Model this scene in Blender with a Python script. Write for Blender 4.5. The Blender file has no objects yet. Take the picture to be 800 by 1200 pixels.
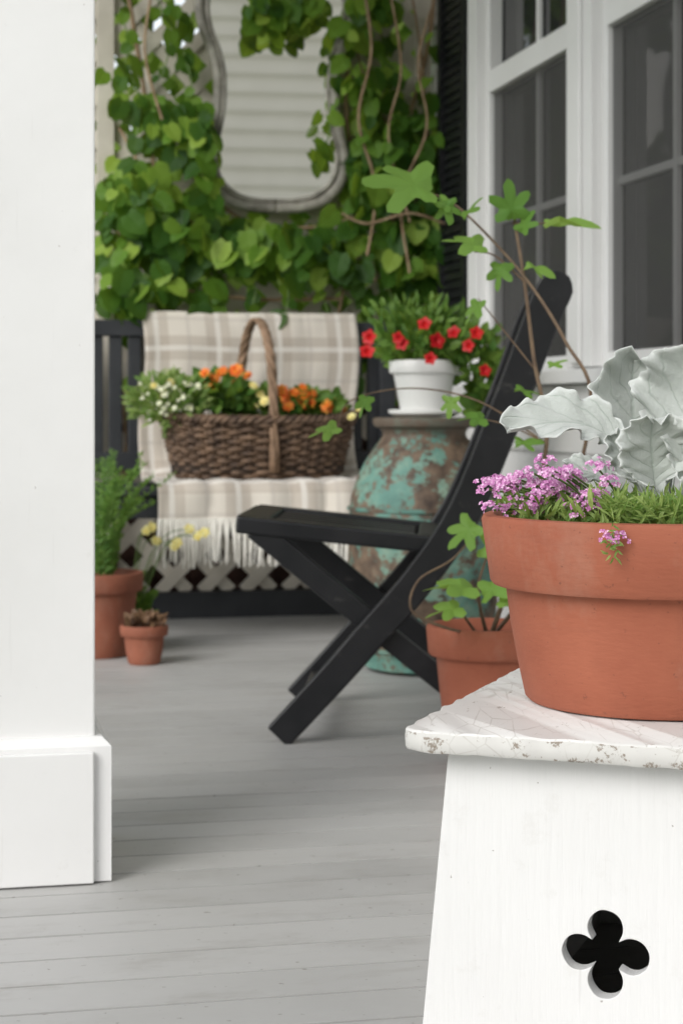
import bpy, math, random
from mathutils import Vector, Matrix, noise
R = random.Random(7)
scene = bpy.context.scene
F = 2150.0; H = 0.66
TH = math.radians(12.46)
U = Vector((-math.sin(TH), math.cos(TH), 0)); V = Vector((math.cos(TH), math.sin(TH), 0))
O = Vector((0, 5.95, 0)); ZZ = Vector((0, 0, 1))
def L(a, b, z): return O + V*a + U*b + ZZ*z
def W(px, py, y): return Vector(((px-400)/F*y, y, H-(py-480)/F*y))
def onb(px, py, b):
    k = (px-400)/F
    y = (O.y*math.cos(TH)+b)/(math.cos(TH)-math.sin(TH)*k)
    return W(px, py, y)
def rv(s=1.0): return Vector((R.uniform(-1,1), R.uniform(-1,1), R.uniform(-1,1)))*s

class MB:
    def __init__(s): s.v=[]; s.f=[]; s.uv=None
    def add(s, vs, fs):
        o=len(s.v); s.v.extend([Vector(p) for p in vs]); s.f.extend([tuple(i+o for i in f) for f in fs])
BOXF=[(0,3,2,1),(4,5,6,7),(0,1,5,4),(1,2,6,5),(2,3,7,6),(3,0,4,7)]
def boxl(m,a0,a1,b0,b1,z0,z1):
    m.add([L(a0,b0,z0),L(a1,b0,z0),L(a1,b1,z0),L(a0,b1,z0),L(a0,b0,z1),L(a1,b0,z1),L(a1,b1,z1),L(a0,b1,z1)],BOXF)
def boxf(m,o,ex,ey,x0,x1,y0,y1,z0,z1):
    P=lambda x,y,z:o+ex*x+ey*y+ZZ*z
    m.add([P(x0,y0,z0),P(x1,y0,z0),P(x1,y1,z0),P(x0,y1,z0),P(x0,y0,z1),P(x1,y0,z1),P(x1,y1,z1),P(x0,y1,z1)],BOXF)
def tube(m,pts,rad,n=8):
    pts=[Vector(p) for p in pts]
    if not isinstance(rad,(list,tuple)): rad=[rad]*len(pts)
    vs=[];fs=[];ref=None
    for i,p in enumerate(pts):
        t=(pts[min(i+1,len(pts)-1)]-pts[max(i-1,0)])
        t=t.normalized() if t.length>1e-9 else Vector((0,0,1))
        if ref is None:
            ref=t.cross(Vector((0.31,0.2,0.9)))
            if ref.length<.1: ref=t.cross(Vector((1,0,0)))
        ref=(ref-t*ref.dot(t)).normalized(); s2=t.cross(ref)
        for j in range(n):
            an=2*math.pi*j/n
            vs.append(p+(ref*math.cos(an)+s2*math.sin(an))*rad[i])
    for i in range(len(pts)-1):
        for j in range(n):
            k=(j+1)%n
            fs.append((i*n+j,i*n+k,(i+1)*n+k,(i+1)*n+j))
    fs.append(tuple(range(n-1,-1,-1))); e=(len(pts)-1)*n
    fs.append(tuple(e+j for j in range(n)))
    m.add(vs,fs)
def smooth_path(pts,n=6):
    pts=[Vector(p) for p in pts]; out=[]
    for i in range(len(pts)-1):
        p0=pts[max(i-1,0)];p1=pts[i];p2=pts[i+1];p3=pts[min(i+2,len(pts)-1)]
        for j in range(n):
            t=j/n
            out.append(0.5*((2*p1)+(p2-p0)*t+(2*p0-5*p1+4*p2-p3)*t*t+(3*p1-p0-3*p2+p3)*t*t*t))
    out.append(pts[-1]); return out
def lathe(m,c,prof,n=56,wob=0):
    c=Vector(c);vs=[];fs=[]
    for (r,z) in prof:
        for j in range(n):
            an=2*math.pi*j/n
            rr=r*(1+wob*noise.noise(Vector((math.cos(an)*1.5,math.sin(an)*1.5,z*9))))
            vs.append(c+Vector((rr*math.cos(an),rr*math.sin(an),z)))
    for i in range(len(prof)-1):
        for j in range(n):
            k=(j+1)%n
            fs.append((i*n+j,i*n+k,(i+1)*n+k,(i+1)*n+j))
    m.add(vs,fs)

COL=scene.collection
def thing(name,loc,label,cat,group=None):
    e=bpy.data.objects.new(name,None); e.empty_display_size=.1; e.location=Vector(loc)
    COL.objects.link(e); e["label"]=label; e["category"]=cat
    if group: e["group"]=group
    return e
def wloc(o):
    l=Vector(o.location)
    while o.parent: o=o.parent; l+=Vector(o.location)
    return l
def sub(name,parent,loc):
    e=bpy.data.objects.new(name,None); e.empty_display_size=.1
    COL.objects.link(e); e.parent=parent
    e.location=Vector(loc)-wloc(parent); return e
def make(name,m,mat,parent=None,smooth=False,bevel=0,label=None,cat=None,kind=None,group=None,sharp=35,solid=0,subd=0):
    xs=[p.x for p in m.v];ys=[p.y for p in m.v];zs=[p.z for p in m.v]
    org=Vector(((min(xs)+max(xs))/2,(min(ys)+max(ys))/2,min(zs)))
    me=bpy.data.meshes.new(name); me.from_pydata([p-org for p in m.v],[],m.f)
    if m.uv:
        ul=me.uv_layers.new(name="UVMap")
        for l in me.loops: ul.data[l.index].uv=m.uv[l.vertex_index]
    me.materials.append(mat)
    if smooth:
        me.polygons.foreach_set("use_smooth",[True]*len(me.polygons))
        if sharp<180:
            try: me.set_sharp_from_angle(angle=math.radians(sharp))
            except Exception: pass
    me.update()
    o=bpy.data.objects.new(name,me); COL.objects.link(o)
    if parent: o.parent=parent; o.location=org-wloc(parent)
    else: o.location=org
    if bevel:
        b=o.modifiers.new("bevel","BEVEL"); b.width=bevel; b.segments=2; b.limit_method='ANGLE'
    if solid:
        s=o.modifiers.new("solid","SOLIDIFY"); s.thickness=solid; s.offset=0
    if subd:
        s=o.modifiers.new("sub","SUBSURF"); s.levels=subd; s.render_levels=subd
    if label:o["label"]=label
    if cat:o["category"]=cat
    if kind:o["kind"]=kind
    if group:o["group"]=group
    return o

# ---------- materials
def newmat(name):
    m=bpy.data.materials.new(name); m.use_nodes=True; nt=m.node_tree
    b=nt.nodes["Principled BSDF"]; return m,nt,b
def N(nt,t,**kw):
    n=nt.nodes.new(t)
    for k,v in kw.items(): setattr(n,k,v)
    return n
def ramp(nt,stops):
    r=N(nt,"ShaderNodeValToRGB"); e=r.color_ramp.elements
    e[0].position=stops[0][0]; e[0].color=(*stops[0][1],1)
    e[1].position=stops[-1][0]; e[1].color=(*stops[-1][1],1)
    for p,c in stops[1:-1]:
        x=e.new(p); x.color=(*c,1)
    return r
def mixc(nt,fac,c1,c2,mode='MIX'):
    n=N(nt,"ShaderNodeMix",data_type='RGBA',blend_type=mode)
    for s,val in ((0,fac),(6,c1),(7,c2)):
        if isinstance(val,(int,float)): n.inputs[s].default_value=val
        elif isinstance(val,tuple): n.inputs[s].default_value=(*val,1)
        else: nt.links.new(val,n.inputs[s])
    return n.outputs[2]
def noisen(nt,scale,detail=4,vec=None,rough=.5,stretch=None,rotz=0):
    n=N(nt,"ShaderNodeTexNoise"); n.inputs["Scale"].default_value=scale; n.inputs["Detail"].default_value=detail
    n.inputs["Roughness"].default_value=rough
    tc=N(nt,"ShaderNodeTexCoord"); mp=N(nt,"ShaderNodeMapping")
    if stretch: mp.inputs["Scale"].default_value=stretch
    if rotz:
        mp0=N(nt,"ShaderNodeMapping"); mp0.inputs["Rotation"].default_value=(0,0,rotz)
        nt.links.new(tc.outputs["Object"],mp0.inputs[0]); nt.links.new(mp0.outputs[0],mp.inputs[0])
    else: nt.links.new(tc.outputs["Object"],mp.inputs[0])
    nt.links.new(mp.outputs[0],n.inputs["Vector"]); return n.outputs["Fac"]
def thr(nt,fac,a,b):
    r=ramp(nt,[(a,(0,0,0)),(b,(1,1,1))]); nt.links.new(fac,r.inputs[0]); return r.outputs[0]
def mulv(nt,o,k):
    a=N(nt,"ShaderNodeMath",operation='MULTIPLY'); nt.links.new(o,a.inputs[0]); a.inputs[1].default_value=k; return a.outputs[0]
def bump(nt,b,h,st=.3,dist=.01):
    n=N(nt,"ShaderNodeBump"); n.inputs["Strength"].default_value=st; n.inputs["Distance"].default_value=dist
    nt.links.new(h,n.inputs["Height"]); nt.links.new(n.outputs[0],b.inputs["Normal"])
def pm(name,c1,c2,scale=8,rough=.6,bs=.2,bd=.003,bscale=None,stretch=None,metal=0,spec=None,rotz=0):
    m,nt,b=newmat(name)
    f=noisen(nt,scale,4,stretch=stretch,rotz=rotz); r=ramp(nt,[(.3,c1),(.7,c2)]); nt.links.new(f,r.inputs[0])
    nt.links.new(r.outputs[0],b.inputs["Base Color"]); b.inputs["Roughness"].default_value=rough
    b.inputs["Metallic"].default_value=metal
    if spec is not None: b.inputs["Specular IOR Level"].default_value=spec
    if bs: bump(nt,b,noisen(nt,bscale or scale*6,3,stretch=stretch,rotz=rotz),bs,bd)
    return m
def leafm(name,stops,tr=.3,rough=.5,tcol=None,tmix=.5):
    m,nt,b=newmat(name)
    g=N(nt,"ShaderNodeNewGeometry"); r=ramp(nt,stops); nt.links.new(g.outputs["Random Per Island"],r.inputs[0])
    nt.links.new(r.outputs[0],b.inputs["Base Color"]); b.inputs["Roughness"].default_value=rough
    b.inputs["Specular IOR Level"].default_value=.3
    t=N(nt,"ShaderNodeBsdfTranslucent")
    br=mixc(nt,tmix,r.outputs[0],tcol or (.46,.62,.05),'MIX'); nt.links.new(br,t.inputs[0])
    mx=N(nt,"ShaderNodeMixShader"); mx.inputs[0].default_value=tr
    nt.links.new(b.outputs[0],mx.inputs[1]); nt.links.new(t.outputs[0],mx.inputs[2])
    nt.links.new(mx.outputs[0],nt.nodes["Material Output"].inputs[0]); return m

def white_paint(name,base=.8,speck=.5,chip=0.0,warm=0.0,spk=.765,grain=0):
    m,nt,b=newmat(name)
    f=noisen(nt,3,4); r=ramp(nt,[(.3,(base*.92,base*(.915-warm*.3),base*(.90-warm))),(.7,(base,base*(.995-warm*.3),base*(.985-warm)))]); nt.links.new(f,r.inputs[0])
    sp=thr(nt,noisen(nt,120,2),spk,spk+.02); c=mixc(nt,mulv(nt,sp,.7),r.outputs[0],(.2,.17,.14))
    sp2=thr(nt,noisen(nt,17,6,rough=.75),.66-.08*speck,.85)
    c=mixc(nt,mulv(nt,sp2,.35),c,(.38,.35,.30))
    sc=thr(nt,noisen(nt,14,4,rough=.6,stretch=(6,6,.3)),.66,.72)
    c=mixc(nt,mulv(nt,sc,.3*speck),c,(.38,.36,.34))
    if chip>0:
        ch=thr(nt,noisen(nt,60,7,rough=.75,stretch=(1,.5,1),rotz=.35),.66-.1*chip,.68-.1*chip)
        c=mixc(nt,ch,c,(.26,.22,.18))
        ck=thr(nt,noisen(nt,30,8,rough=.7,stretch=(5,.5,1),rotz=.35),.63,.66)
        c=mixc(nt,mulv(nt,ck,.4),c,(.34,.31,.27))
        vo=N(nt,"ShaderNodeTexVoronoi",feature='DISTANCE_TO_EDGE'); vo.inputs["Scale"].default_value=45
        tc=N(nt,"ShaderNodeTexCoord"); mp=N(nt,"ShaderNodeMapping"); mp.inputs["Rotation"].default_value=(0,0,.35); mp.inputs["Scale"].default_value=(1,.3,1)
        nt.links.new(tc.outputs["Object"],mp.inputs[0]); nt.links.new(mp.outputs[0],vo.inputs["Vector"])
        cr=thr(nt,vo.outputs["Distance"],.0,.035); inv=N(nt,"ShaderNodeMath",operation='SUBTRACT'); inv.inputs[0].default_value=1; nt.links.new(cr,inv.inputs[1])
        msk=N(nt,"ShaderNodeMath",operation='MULTIPLY'); nt.links.new(inv.outputs[0],msk.inputs[0]); nt.links.new(thr(nt,noisen(nt,12,4),.42,.6),msk.inputs[1])
        c=mixc(nt,mulv(nt,msk.outputs[0],.5),c,(.30,.27,.23))
    nt.links.new(c,b.inputs["Base Color"]); b.inputs["Roughness"].default_value=.5
    if grain: bump(nt,b,noisen(nt,10,6,rough=.6,stretch=(9,9,.5)),.35,.004)
    else: bump(nt,b,noisen(nt,30,5),.25,.003)
    return m
M_white=white_paint("white_paint",.77,.3,spk=.78)
M_stool=white_paint("stool_paint",.70,1.2,spk=.755,grain=1)
M_stooltop=white_paint("stool_top_paint",.68,1.0,.25,.03)
M_stooledge=white_paint("stool_edge_paint",.62,1.2,.85,.04)
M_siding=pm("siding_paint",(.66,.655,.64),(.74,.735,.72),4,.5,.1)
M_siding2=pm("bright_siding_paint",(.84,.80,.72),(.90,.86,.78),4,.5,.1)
M_cream=pm("lattice_paint",(.50,.46,.39),(.63,.59,.51),9,.6,.2)
def terracotta(name,c1,c2,eff=.3):
    m,nt,b=newmat(name)
    r=ramp(nt,[(.3,c1),(.7,c2)]); nt.links.new(noisen(nt,7,6,rough=.6),r.inputs[0])
    e=thr(nt,noisen(nt,11,8,rough=.7,stretch=(1,1,.6)),.54,.85)
    c=mixc(nt,mulv(nt,e,eff),r.outputs[0],(.42,.28,.21))
    d=thr(nt,noisen(nt,130,3),.67,.73)
    c=mixc(nt,mulv(nt,d,.5),c,(.12,.045,.028))
    d2=thr(nt,noisen(nt,5,5,rough=.7,stretch=(1,1,.35)),.50,.75)
    c=mixc(nt,mulv(nt,d2,.45),c,(.17,.055,.032))
    d3=thr(nt,noisen(nt,9,6,rough=.7,stretch=(.3,.3,3)),.56,.75)
    c=mixc(nt,mulv(nt,d3,.25),c,(.16,.06,.04))
    nt.links.new(c,b.inputs["Base Color"]); b.inputs["Roughness"].default_value=.8
    bump(nt,b,noisen(nt,90,5,stretch=(1,1,2.5)),.35,.0018); return m
M_terra=terracotta("terracotta",(.28,.078,.040),(.36,.112,.060),.4)
M_terra2=terracotta("terracotta_aged",(.22,.07,.038),(.33,.11,.06),.5)
M_soil=pm("soil",(.02,.013,.009),(.06,.04,.028),60,.95,.9,.01)
def blackm():
    m,nt,b=newmat("black_paint")
    r=ramp(nt,[(.3,(.006,.0065,.008)),(.7,(.014,.014,.016))]); nt.links.new(noisen(nt,14,4),r.inputs[0])
    w=thr(nt,noisen(nt,26,7,rough=.75,stretch=(.5,1,1)),.62,.70)
    c=mixc(nt,mulv(nt,w,.6),r.outputs[0],(.055,.052,.05))
    nt.links.new(c,b.inputs["Base Color"]); b.inputs["Roughness"].default_value=.40; b.inputs["Specular IOR Level"].default_value=.38
    bump(nt,b,noisen(nt,60,4),.25,.002); return m
M_black=blackm()
M_char=pm("charcoal_paint",(.016,.018,.022),(.030,.032,.037),10,.5,.15)
M_wick=pm("wicker",(.05,.03,.02),(.21,.13,.08),30,.7,.3)
M_wick2=pm("wicker_handle",(.15,.09,.05),(.34,.22,.14),25,.7,.3)
M_stem=pm("woody_stem",(.18,.11,.06),(.40,.29,.18),30,.8,.4)
M_gstem=pm("green_stem",(.10,.17,.04),(.16,.25,.06),20,.6,0)
M_figstem=pm("fig_stem",(.09,.055,.035),(.18,.12,.07),40,.7,.3)
M_wpot=pm("white_glaze",(.76,.76,.74),(.84,.84,.82),6,.4,.1)
M_lawn=pm("lawn",(.03,.07,.015),(.07,.13,.03),1.5,.9,.8,.03,bscale=40)
M_brick=pm("brown_brick",(.05,.025,.02),(.12,.06,.045),9,.9,.5)
M_fringe=pm("wool_fringe",(.72,.69,.63),(.86,.84,.78),40,.9,0)
M_mframe=pm("mirror_frame",(.13,.12,.10),(.38,.36,.31),20,.5,.5,.004)
M_vine=leafm("vine_leaf",[(0,(.022,.075,.012)),(.4,(.06,.155,.02)),(.75,(.15,.29,.035)),(1,(.32,.46,.07))],.45)
M_hedge=leafm("hedge_leaf",[(0,(.09,.18,.03)),(.6,(.26,.40,.07)),(1,(.48,.60,.18))],.5)
M_fig=leafm("fig_leaf",[(0,(.09,.22,.04)),(1,(.22,.38,.085))],.42)
M_herb=leafm("herb_leaf",[(0,(.05,.14,.025)),(1,(.18,.30,.06))],.35)
M_fern=leafm("fern_leaf",[(0,(.06,.16,.03)),(1,(.20,.34,.08))],.4)
M_grassy=leafm("feathery_leaf",[(0,(.10,.2,.04)),(1,(.34,.44,.14))],.35)
M_red=leafm("red_petal",[(0,(.42,.006,.01)),(1,(.62,.015,.015))],.12,tcol=(.6,.01,.01))
M_orange=leafm("orange_petal",[(0,(.75,.10,.02)),(.6,(.86,.24,.03)),(1,(.88,.42,.05))],.12,tcol=(.8,.25,.02))
M_yellow=leafm("yellow_petal",[(0,(.78,.64,.16)),(1,(.84,.8,.42))],.12,tcol=(.8,.7,.3))
M_whitep=leafm("white_petal",[(0,(.68,.70,.42)),(1,(.84,.84,.70))],.12,tcol=(.8,.8,.7))
M_dry=leafm("dry_leaf",[(0,(.07,.035,.02)),(1,(.22,.13,.07))],.1,tcol=(.1,.05,.02))
M_purp=leafm("purple_petal",[(0,(.42,.12,.34)),(.5,(.60,.25,.50)),(1,(.80,.52,.72))],.1,tcol=(.6,.25,.5))

def floormat():
    m,nt,b=newmat("porch_floor_paint")
    g=N(nt,"ShaderNodeNewGeometry"); r=ramp(nt,[(0,(.385,.38,.368)),(1,(.45,.443,.43))]); nt.links.new(g.outputs["Random Per Island"],r.inputs[0])
    f=noisen(nt,2.2,5,rough=.65); c=mixc(nt,mulv(nt,thr(nt,f,.4,.75),.8),r.outputs[0],(.48,.475,.46))
    w=thr(nt,noisen(nt,12,8,rough=.75,stretch=(.4,1,1),rotz=-TH),.53,.74)
    c=mixc(nt,mulv(nt,w,.45),c,(.25,.232,.208))
    s=thr(nt,noisen(nt,75,3),.68,.74); c=mixc(nt,mulv(nt,s,.75),c,(.18,.16,.14))
    s2=thr(nt,noisen(nt,28,6,rough=.8,stretch=(.12,1,1),rotz=-TH),.66,.72); c=mixc(nt,mulv(nt,s2,.4),c,(.22,.20,.18))
    nt.links.new(c,b.inputs["Base Color"])
    rr=N(nt,"ShaderNodeMapRange"); rr.inputs[3].default_value=.34; rr.inputs[4].default_value=.62; nt.links.new(noisen(nt,9,4),rr.inputs[0]); nt.links.new(rr.outputs[0],b.inputs["Roughness"])
    bump(nt,b,noisen(nt,40,5,stretch=(.3,1,1),rotz=-TH),.4,.002); return m
M_floor=floormat()
def canmat():
    m,nt,b=newmat("rusted_turquoise_paint")
    r=ramp(nt,[(.3,(.06,.16,.135)),(.5,(.12,.26,.21)),(.72,(.30,.37,.27))]); nt.links.new(noisen(nt,7,7,rough=.75),r.inputs[0])
    ru=thr(nt,noisen(nt,10,9,rough=.78),.475,.51); rc=ramp(nt,[(.3,(.045,.028,.02)),(.7,(.19,.13,.085))]); nt.links.new(noisen(nt,30,5),rc.inputs[0])
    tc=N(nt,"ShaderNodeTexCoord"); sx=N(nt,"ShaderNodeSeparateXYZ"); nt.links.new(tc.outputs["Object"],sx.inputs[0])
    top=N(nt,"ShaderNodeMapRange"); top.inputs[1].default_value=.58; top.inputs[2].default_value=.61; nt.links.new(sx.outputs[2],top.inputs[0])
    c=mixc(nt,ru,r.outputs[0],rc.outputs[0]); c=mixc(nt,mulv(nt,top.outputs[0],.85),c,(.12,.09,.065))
    nt.links.new(c,b.inputs["Base Color"]); b.inputs["Roughness"].default_value=.65
    bump(nt,b,noisen(nt,25,6),.6,.005); return m
M_can=canmat()
def plaid():
    m,nt,b=newmat("plaid_wool"); tc=N(nt,"ShaderNodeTexCoord"); sx=N(nt,"ShaderNodeSeparateXYZ"); nt.links.new(tc.outputs["UV"],sx.inputs[0])
    def st(o,period,off,wd):
        a=N(nt,"ShaderNodeMath",operation='ADD'); nt.links.new(o,a.inputs[0]); a.inputs[1].default_value=off+50*period
        q=N(nt,"ShaderNodeMath",operation='MODULO'); nt.links.new(a.outputs[0],q.inputs[0]); q.inputs[1].default_value=period
        l=N(nt,"ShaderNodeMath",operation='LESS_THAN'); nt.links.new(q.outputs[0],l.inputs[0]); l.inputs[1].default_value=wd
        return l.outputs[0]
    c=(.64,.59,.52); pr=.19
    X,Y=sx.outputs[0],sx.outputs[1]
    c=mixc(nt,mulv(nt,st(X,pr,0,.075),.45),c,(.36,.30,.245)); c=mixc(nt,mulv(nt,st(Y,pr,0,.075),.45),c,(.36,.30,.245))
    c=mixc(nt,mulv(nt,st(X,pr,-.03,.016),.6),c,(.76,.73,.68)); c=mixc(nt,mulv(nt,st(Y,pr,-.03,.016),.6),c,(.76,.73,.68))
    c=mixc(nt,mulv(nt,st(X,pr,.06,.012),.3),c,(.40,.36,.33)); c=mixc(nt,mulv(nt,st(Y,pr,.06,.012),.3),c,(.40,.36,.33))
    nt.links.new(c,b.inputs["Base Color"]); b.inputs["Roughness"].default_value=.95
    b.inputs["Sheen Weight"].default_value=.3
    bump(nt,b,noisen(nt,250,3),.4,.002); return m
M_plaid=plaid()
m,nt,b=newmat("window_glass"); b.inputs["Base Color"].default_value=(.03,.03,.031,1); b.inputs["Roughness"].default_value=.04; M_glass=m
m,nt,b=newmat("mirror_glass"); b.inputs["Base Color"].default_value=(.92,.89,.84,1); b.inputs["Metallic"].default_value=1; b.inputs["Roughness"].default_value=.03; M_mirror=m
m,nt,b=newmat("insect_screen"); b.inputs["Base Color"].default_value=(.075,.073,.072,1); b.inputs["Roughness"].default_value=.6; b.inputs["Alpha"].default_value=.60; M_screen=m
def silver():
    m,nt,b=newmat("silver_felt_leaf")
    r=ramp(nt,[(.25,(.54,.575,.54)),(.75,(.72,.75,.72))]); nt.links.new(noisen(nt,30,4),r.inputs[0])
    tc=N(nt,"ShaderNodeTexCoord"); sx=N(nt,"ShaderNodeSeparateXYZ"); nt.links.new(tc.outputs["UV"],sx.inputs[0])
    ab=N(nt,"ShaderNodeMath",operation='ABSOLUTE'); nt.links.new(sx.outputs[0],ab.inputs[0])
    a1=N(nt,"ShaderNodeMath",operation='MULTIPLY'); nt.links.new(ab.outputs[0],a1.inputs[0]); a1.inputs[1].default_value=-1.9
    a2=N(nt,"ShaderNodeMath",operation='MULTIPLY_ADD'); nt.links.new(sx.outputs[1],a2.inputs[0]); a2.inputs[1].default_value=7; nt.links.new(a1.outputs[0],a2.inputs[2])
    a3=N(nt,"ShaderNodeMath",operation='MULTIPLY_ADD'); nt.links.new(noisen(nt,25,3),a3.inputs[0]); a3.inputs[1].default_value=1.2; nt.links.new(a2.outputs[0],a3.inputs[2])
    fr=N(nt,"ShaderNodeMath",operation='PINGPONG'); nt.links.new(a3.outputs[0],fr.inputs[0]); fr.inputs[1].default_value=.5
    v1=N(nt,"ShaderNodeMapRange"); v1.inputs[1].default_value=0; v1.inputs[2].default_value=.08; nt.links.new(fr.outputs[0],v1.inputs[0])
    v2=N(nt,"ShaderNodeMapRange"); v2.inputs[1].default_value=0.015; v2.inputs[2].default_value=.06; nt.links.new(ab.outputs[0],v2.inputs[0])
    mn=N(nt,"ShaderNodeMath",operation='MINIMUM'); nt.links.new(v1.outputs[0],mn.inputs[0]); nt.links.new(v2.outputs[0],mn.inputs[1])
    iv=N(nt,"ShaderNodeMath",operation='MULTIPLY_ADD'); nt.links.new(mn.outputs[0],iv.inputs[0]); iv.inputs[1].default_value=-.45; iv.inputs[2].default_value=.45
    c=mixc(nt,iv.outputs[0],r.outputs[0],(.38,.45,.39))
    rim=N(nt,"ShaderNodeMapRange"); rim.inputs[1].default_value=.86; rim.inputs[2].default_value=.98; nt.links.new(ab.outputs[0],rim.inputs[0])
    c=mixc(nt,mulv(nt,rim.outputs[0],.7),c,(.84,.86,.84))
    nt.links.new(c,b.inputs["Base Color"]); b.inputs["Roughness"].default_value=.95; b.inputs["Sheen Weight"].default_value=.5
    b.inputs["Specular IOR Level"].default_value=.1
    ns=noisen(nt,220,6,rough=.7); ad=N(nt,"ShaderNodeMath",operation='MULTIPLY_ADD'); nt.links.new(ns,ad.inputs[0]); ad.inputs[1].default_value=2.0; nt.links.new(mulv(nt,mn.outputs[0],.7),ad.inputs[2])
    bump(nt,b,ad.outputs[0],.6,.002)
    t=N(nt,"ShaderNodeBsdfTranslucent"); t.inputs[0].default_value=(.70,.75,.66,1); mx=N(nt,"ShaderNodeMixShader"); mx.inputs[0].default_value=.22
    nt.links.new(b.outputs[0],mx.inputs[1]); nt.links.new(t.outputs[0],mx.inputs[2]); nt.links.new(mx.outputs[0],nt.nodes["Material Output"].inputs[0])
    return m
M_silver=silver()

# ---------- leaf templates
HEART=([(0,0,0),(0,.33,-.03),(0,.68,-.05),(0,1.02,-.14),(-.27,-.1,.02),(-.5,.22,.05),(-.45,.6,.0),(.27,-.1,.02),(.5,.22,.05),(.45,.6,.0),(-.22,.88,-.07),(.22,.88,-.07)],
 [(0,1,5,4),(1,2,6,5),(2,3,10,6),(0,7,8,1),(1,8,9,2),(2,9,11,3)])
LANCE=([(0,0,0),(0,.5,.06),(0,1,-.08),(-.14,.25,.08),(-.13,.65,.05),(.14,.25,.08),(.13,.65,.05)],[(0,1,3),(1,4,3),(1,2,4),(0,5,1),(1,5,6),(1,6,2)])
OVAL=([(0,0,0),(0,.5,0),(0,1,-.08),(-.28,.3,.07),(-.25,.7,.02),(.28,.3,.07),(.25,.7,.02)],[(0,1,3),(1,4,3),(1,2,4),(0,5,1),(1,5,6),(1,6,2)])
def put(m,T,p,tip,nrm,s,asp=1.0):
    y=tip.normalized(); z=(nrm-y*nrm.dot(y))
    z=z.normalized() if z.length>1e-4 else y.orthogonal().normalized()
    x=y.cross(z)
    m.add([p+(x*(a*asp)+y*b+z*c)*s for a,b,c in T[0]],T[1])
def figT(k=0):
    n=48; vs=[(0,.36,0)]; lob=[(0,.74,.36),(54,.64,.32),(-56,.63,.32),(116,.52,.34),(-118,.50,.34)]
    for ring in (.5,1):
        for j in range(n):
            an=-180+360*j/n
            r=.29
            for (c,rr,wd) in lob:
                d=abs((an-c+180)%360-180)/57.3
                r=max(r,.29+(rr-.29)*math.exp(-(d/wd)**3))
            if abs(an)>165: r=.26
            r*=ring*(1+.04*math.sin(an*.35+k))
            x=r*math.sin(math.radians(an)); y=.36+r*math.cos(math.radians(an))
            vs.append((x,y,-.30*(x*x+(y-.36)**2)*ring+.09*math.cos(math.radians(an*3+k*40))*ring+.14*abs(x)))
    fs=[(0,1+j,1+(j+1)%n) for j in range(n)]+[(1+j,1+n+j,1+n+(j+1)%n,1+(j+1)%n) for j in range(n)]
    return vs,fs
FIGS=[figT(0),figT(1),figT(2.2)]
def rosette(m,c,nrm,r,layers=3,pet=8,cup=.3):
    nrm=nrm.normalized(); x=nrm.orthogonal().normalized(); y=nrm.cross(x)
    for l in range(layers):
        rr=r*(1-.28*l); up=.25+.35*l
        for j in range(pet):
            an=2*math.pi*(j+.5*l)/pet+R.uniform(-.1,.1)
            d=(x*math.cos(an)+y*math.sin(an))
            put(m,OVAL,c+nrm*(.1*r*l),d+nrm*(up*cup*2),nrm,rr,1.3)
def petunia(m,c,nrm,r):
    nrm=nrm.normalized(); x=nrm.orthogonal().normalized(); y=nrm.cross(x); vs=[c-nrm*r*.5]; n=20
    for j in range(n):
        an=2*math.pi*j/n; q=r*.45; vs.append(c+(x*math.cos(an)+y*math.sin(an))*q-nrm*r*.08)
    for j in range(n):
        an=2*math.pi*j/n; q=r*(.9+.14*math.cos(5*an)); vs.append(c+(x*math.cos(an)+y*math.sin(an))*q+nrm*r*.06*math.sin(an*10))
    m.add(vs,[(0,1+j,1+(j+1)%n) for j in range(n)]+[(1+j,1+n+j,1+n+(j+1)%n,1+(j+1)%n) for j in range(n)])
def clump(m,c,rad,n,T,size,up=.5,face=Vector((0,-1,.4))):
    c=Vector(c)
    for i in range(n):
        d=rv(); 
        while d.length>1: d=rv()
        p=c+Vector((d.x*rad[0],d.y*rad[1],d.z*rad[2]))
        tip=Vector((d.x,d.y,d.z*.5+up))+rv(.6); put(m,T,p,tip,face+rv(.8),size*R.uniform(.6,1.25))

# ================= SETTING
g=MB(); S=120; g.add([(-S,-S,-.4),(S,-S,-.4),(S,S,-.4),(-S,S,-.4)],[(0,1,2,3)]); make("ground",g,M_lawn,kind="structure")
fl=MB(); b=-7.6; bw=.098
while b<.12:
    boxl(fl,-1.42,.30,b,b+bw-.0055,-.03,R.uniform(-.0005,.0005)); b+=bw
boxl(fl,-1.40,.30,-7.58,.10,-.4,-.036)
make("porch_floor",fl,M_floor,kind="structure")

# house
house=thing("house",L(.4,-3,0),"white clapboard house wall with dark windows facing the porch","house")
WB0,WB1=-2.42,-.506; WZ0,WZ1=.70,2.56
def siding(m,o,al,nr,segs,e=.11,off=.015):
    for (s0,s1,z0,z1) in segs:
        z=z0
        while z<z1-.001:
            zt=min(z+e,z1)
            a0,a1=o+al*s0,o+al*s1
            m.add([a0+nr*off+ZZ*z,a1+nr*off+ZZ*z,a1+nr*.002+ZZ*zt,a0+nr*.002+ZZ*zt,a0+ZZ*z,a1+ZZ*z],[(0,1,2,3),(0,4,5,1)])
            z=zt
w=MB(); o0=L(.315,0,0)
siding(w,o0,U,-V,[(-7.5,.1,0,WZ0),(-7.5,WB0,WZ0,WZ1),(WB1,.1,WZ0,WZ1),(-7.5,.1,WZ1,3.9)])
boxl(w,.36,.5,-7.5,.1,-.4,3.9)
make("wall",w,M_siding,house)
pc=MB(); CE=-3.45
for i in range(46):
    bb=CE+.02+i*.09
    if bb<.05: boxl(pc,-1.5,.28,bb,bb+.086,2.78,2.80)
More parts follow.
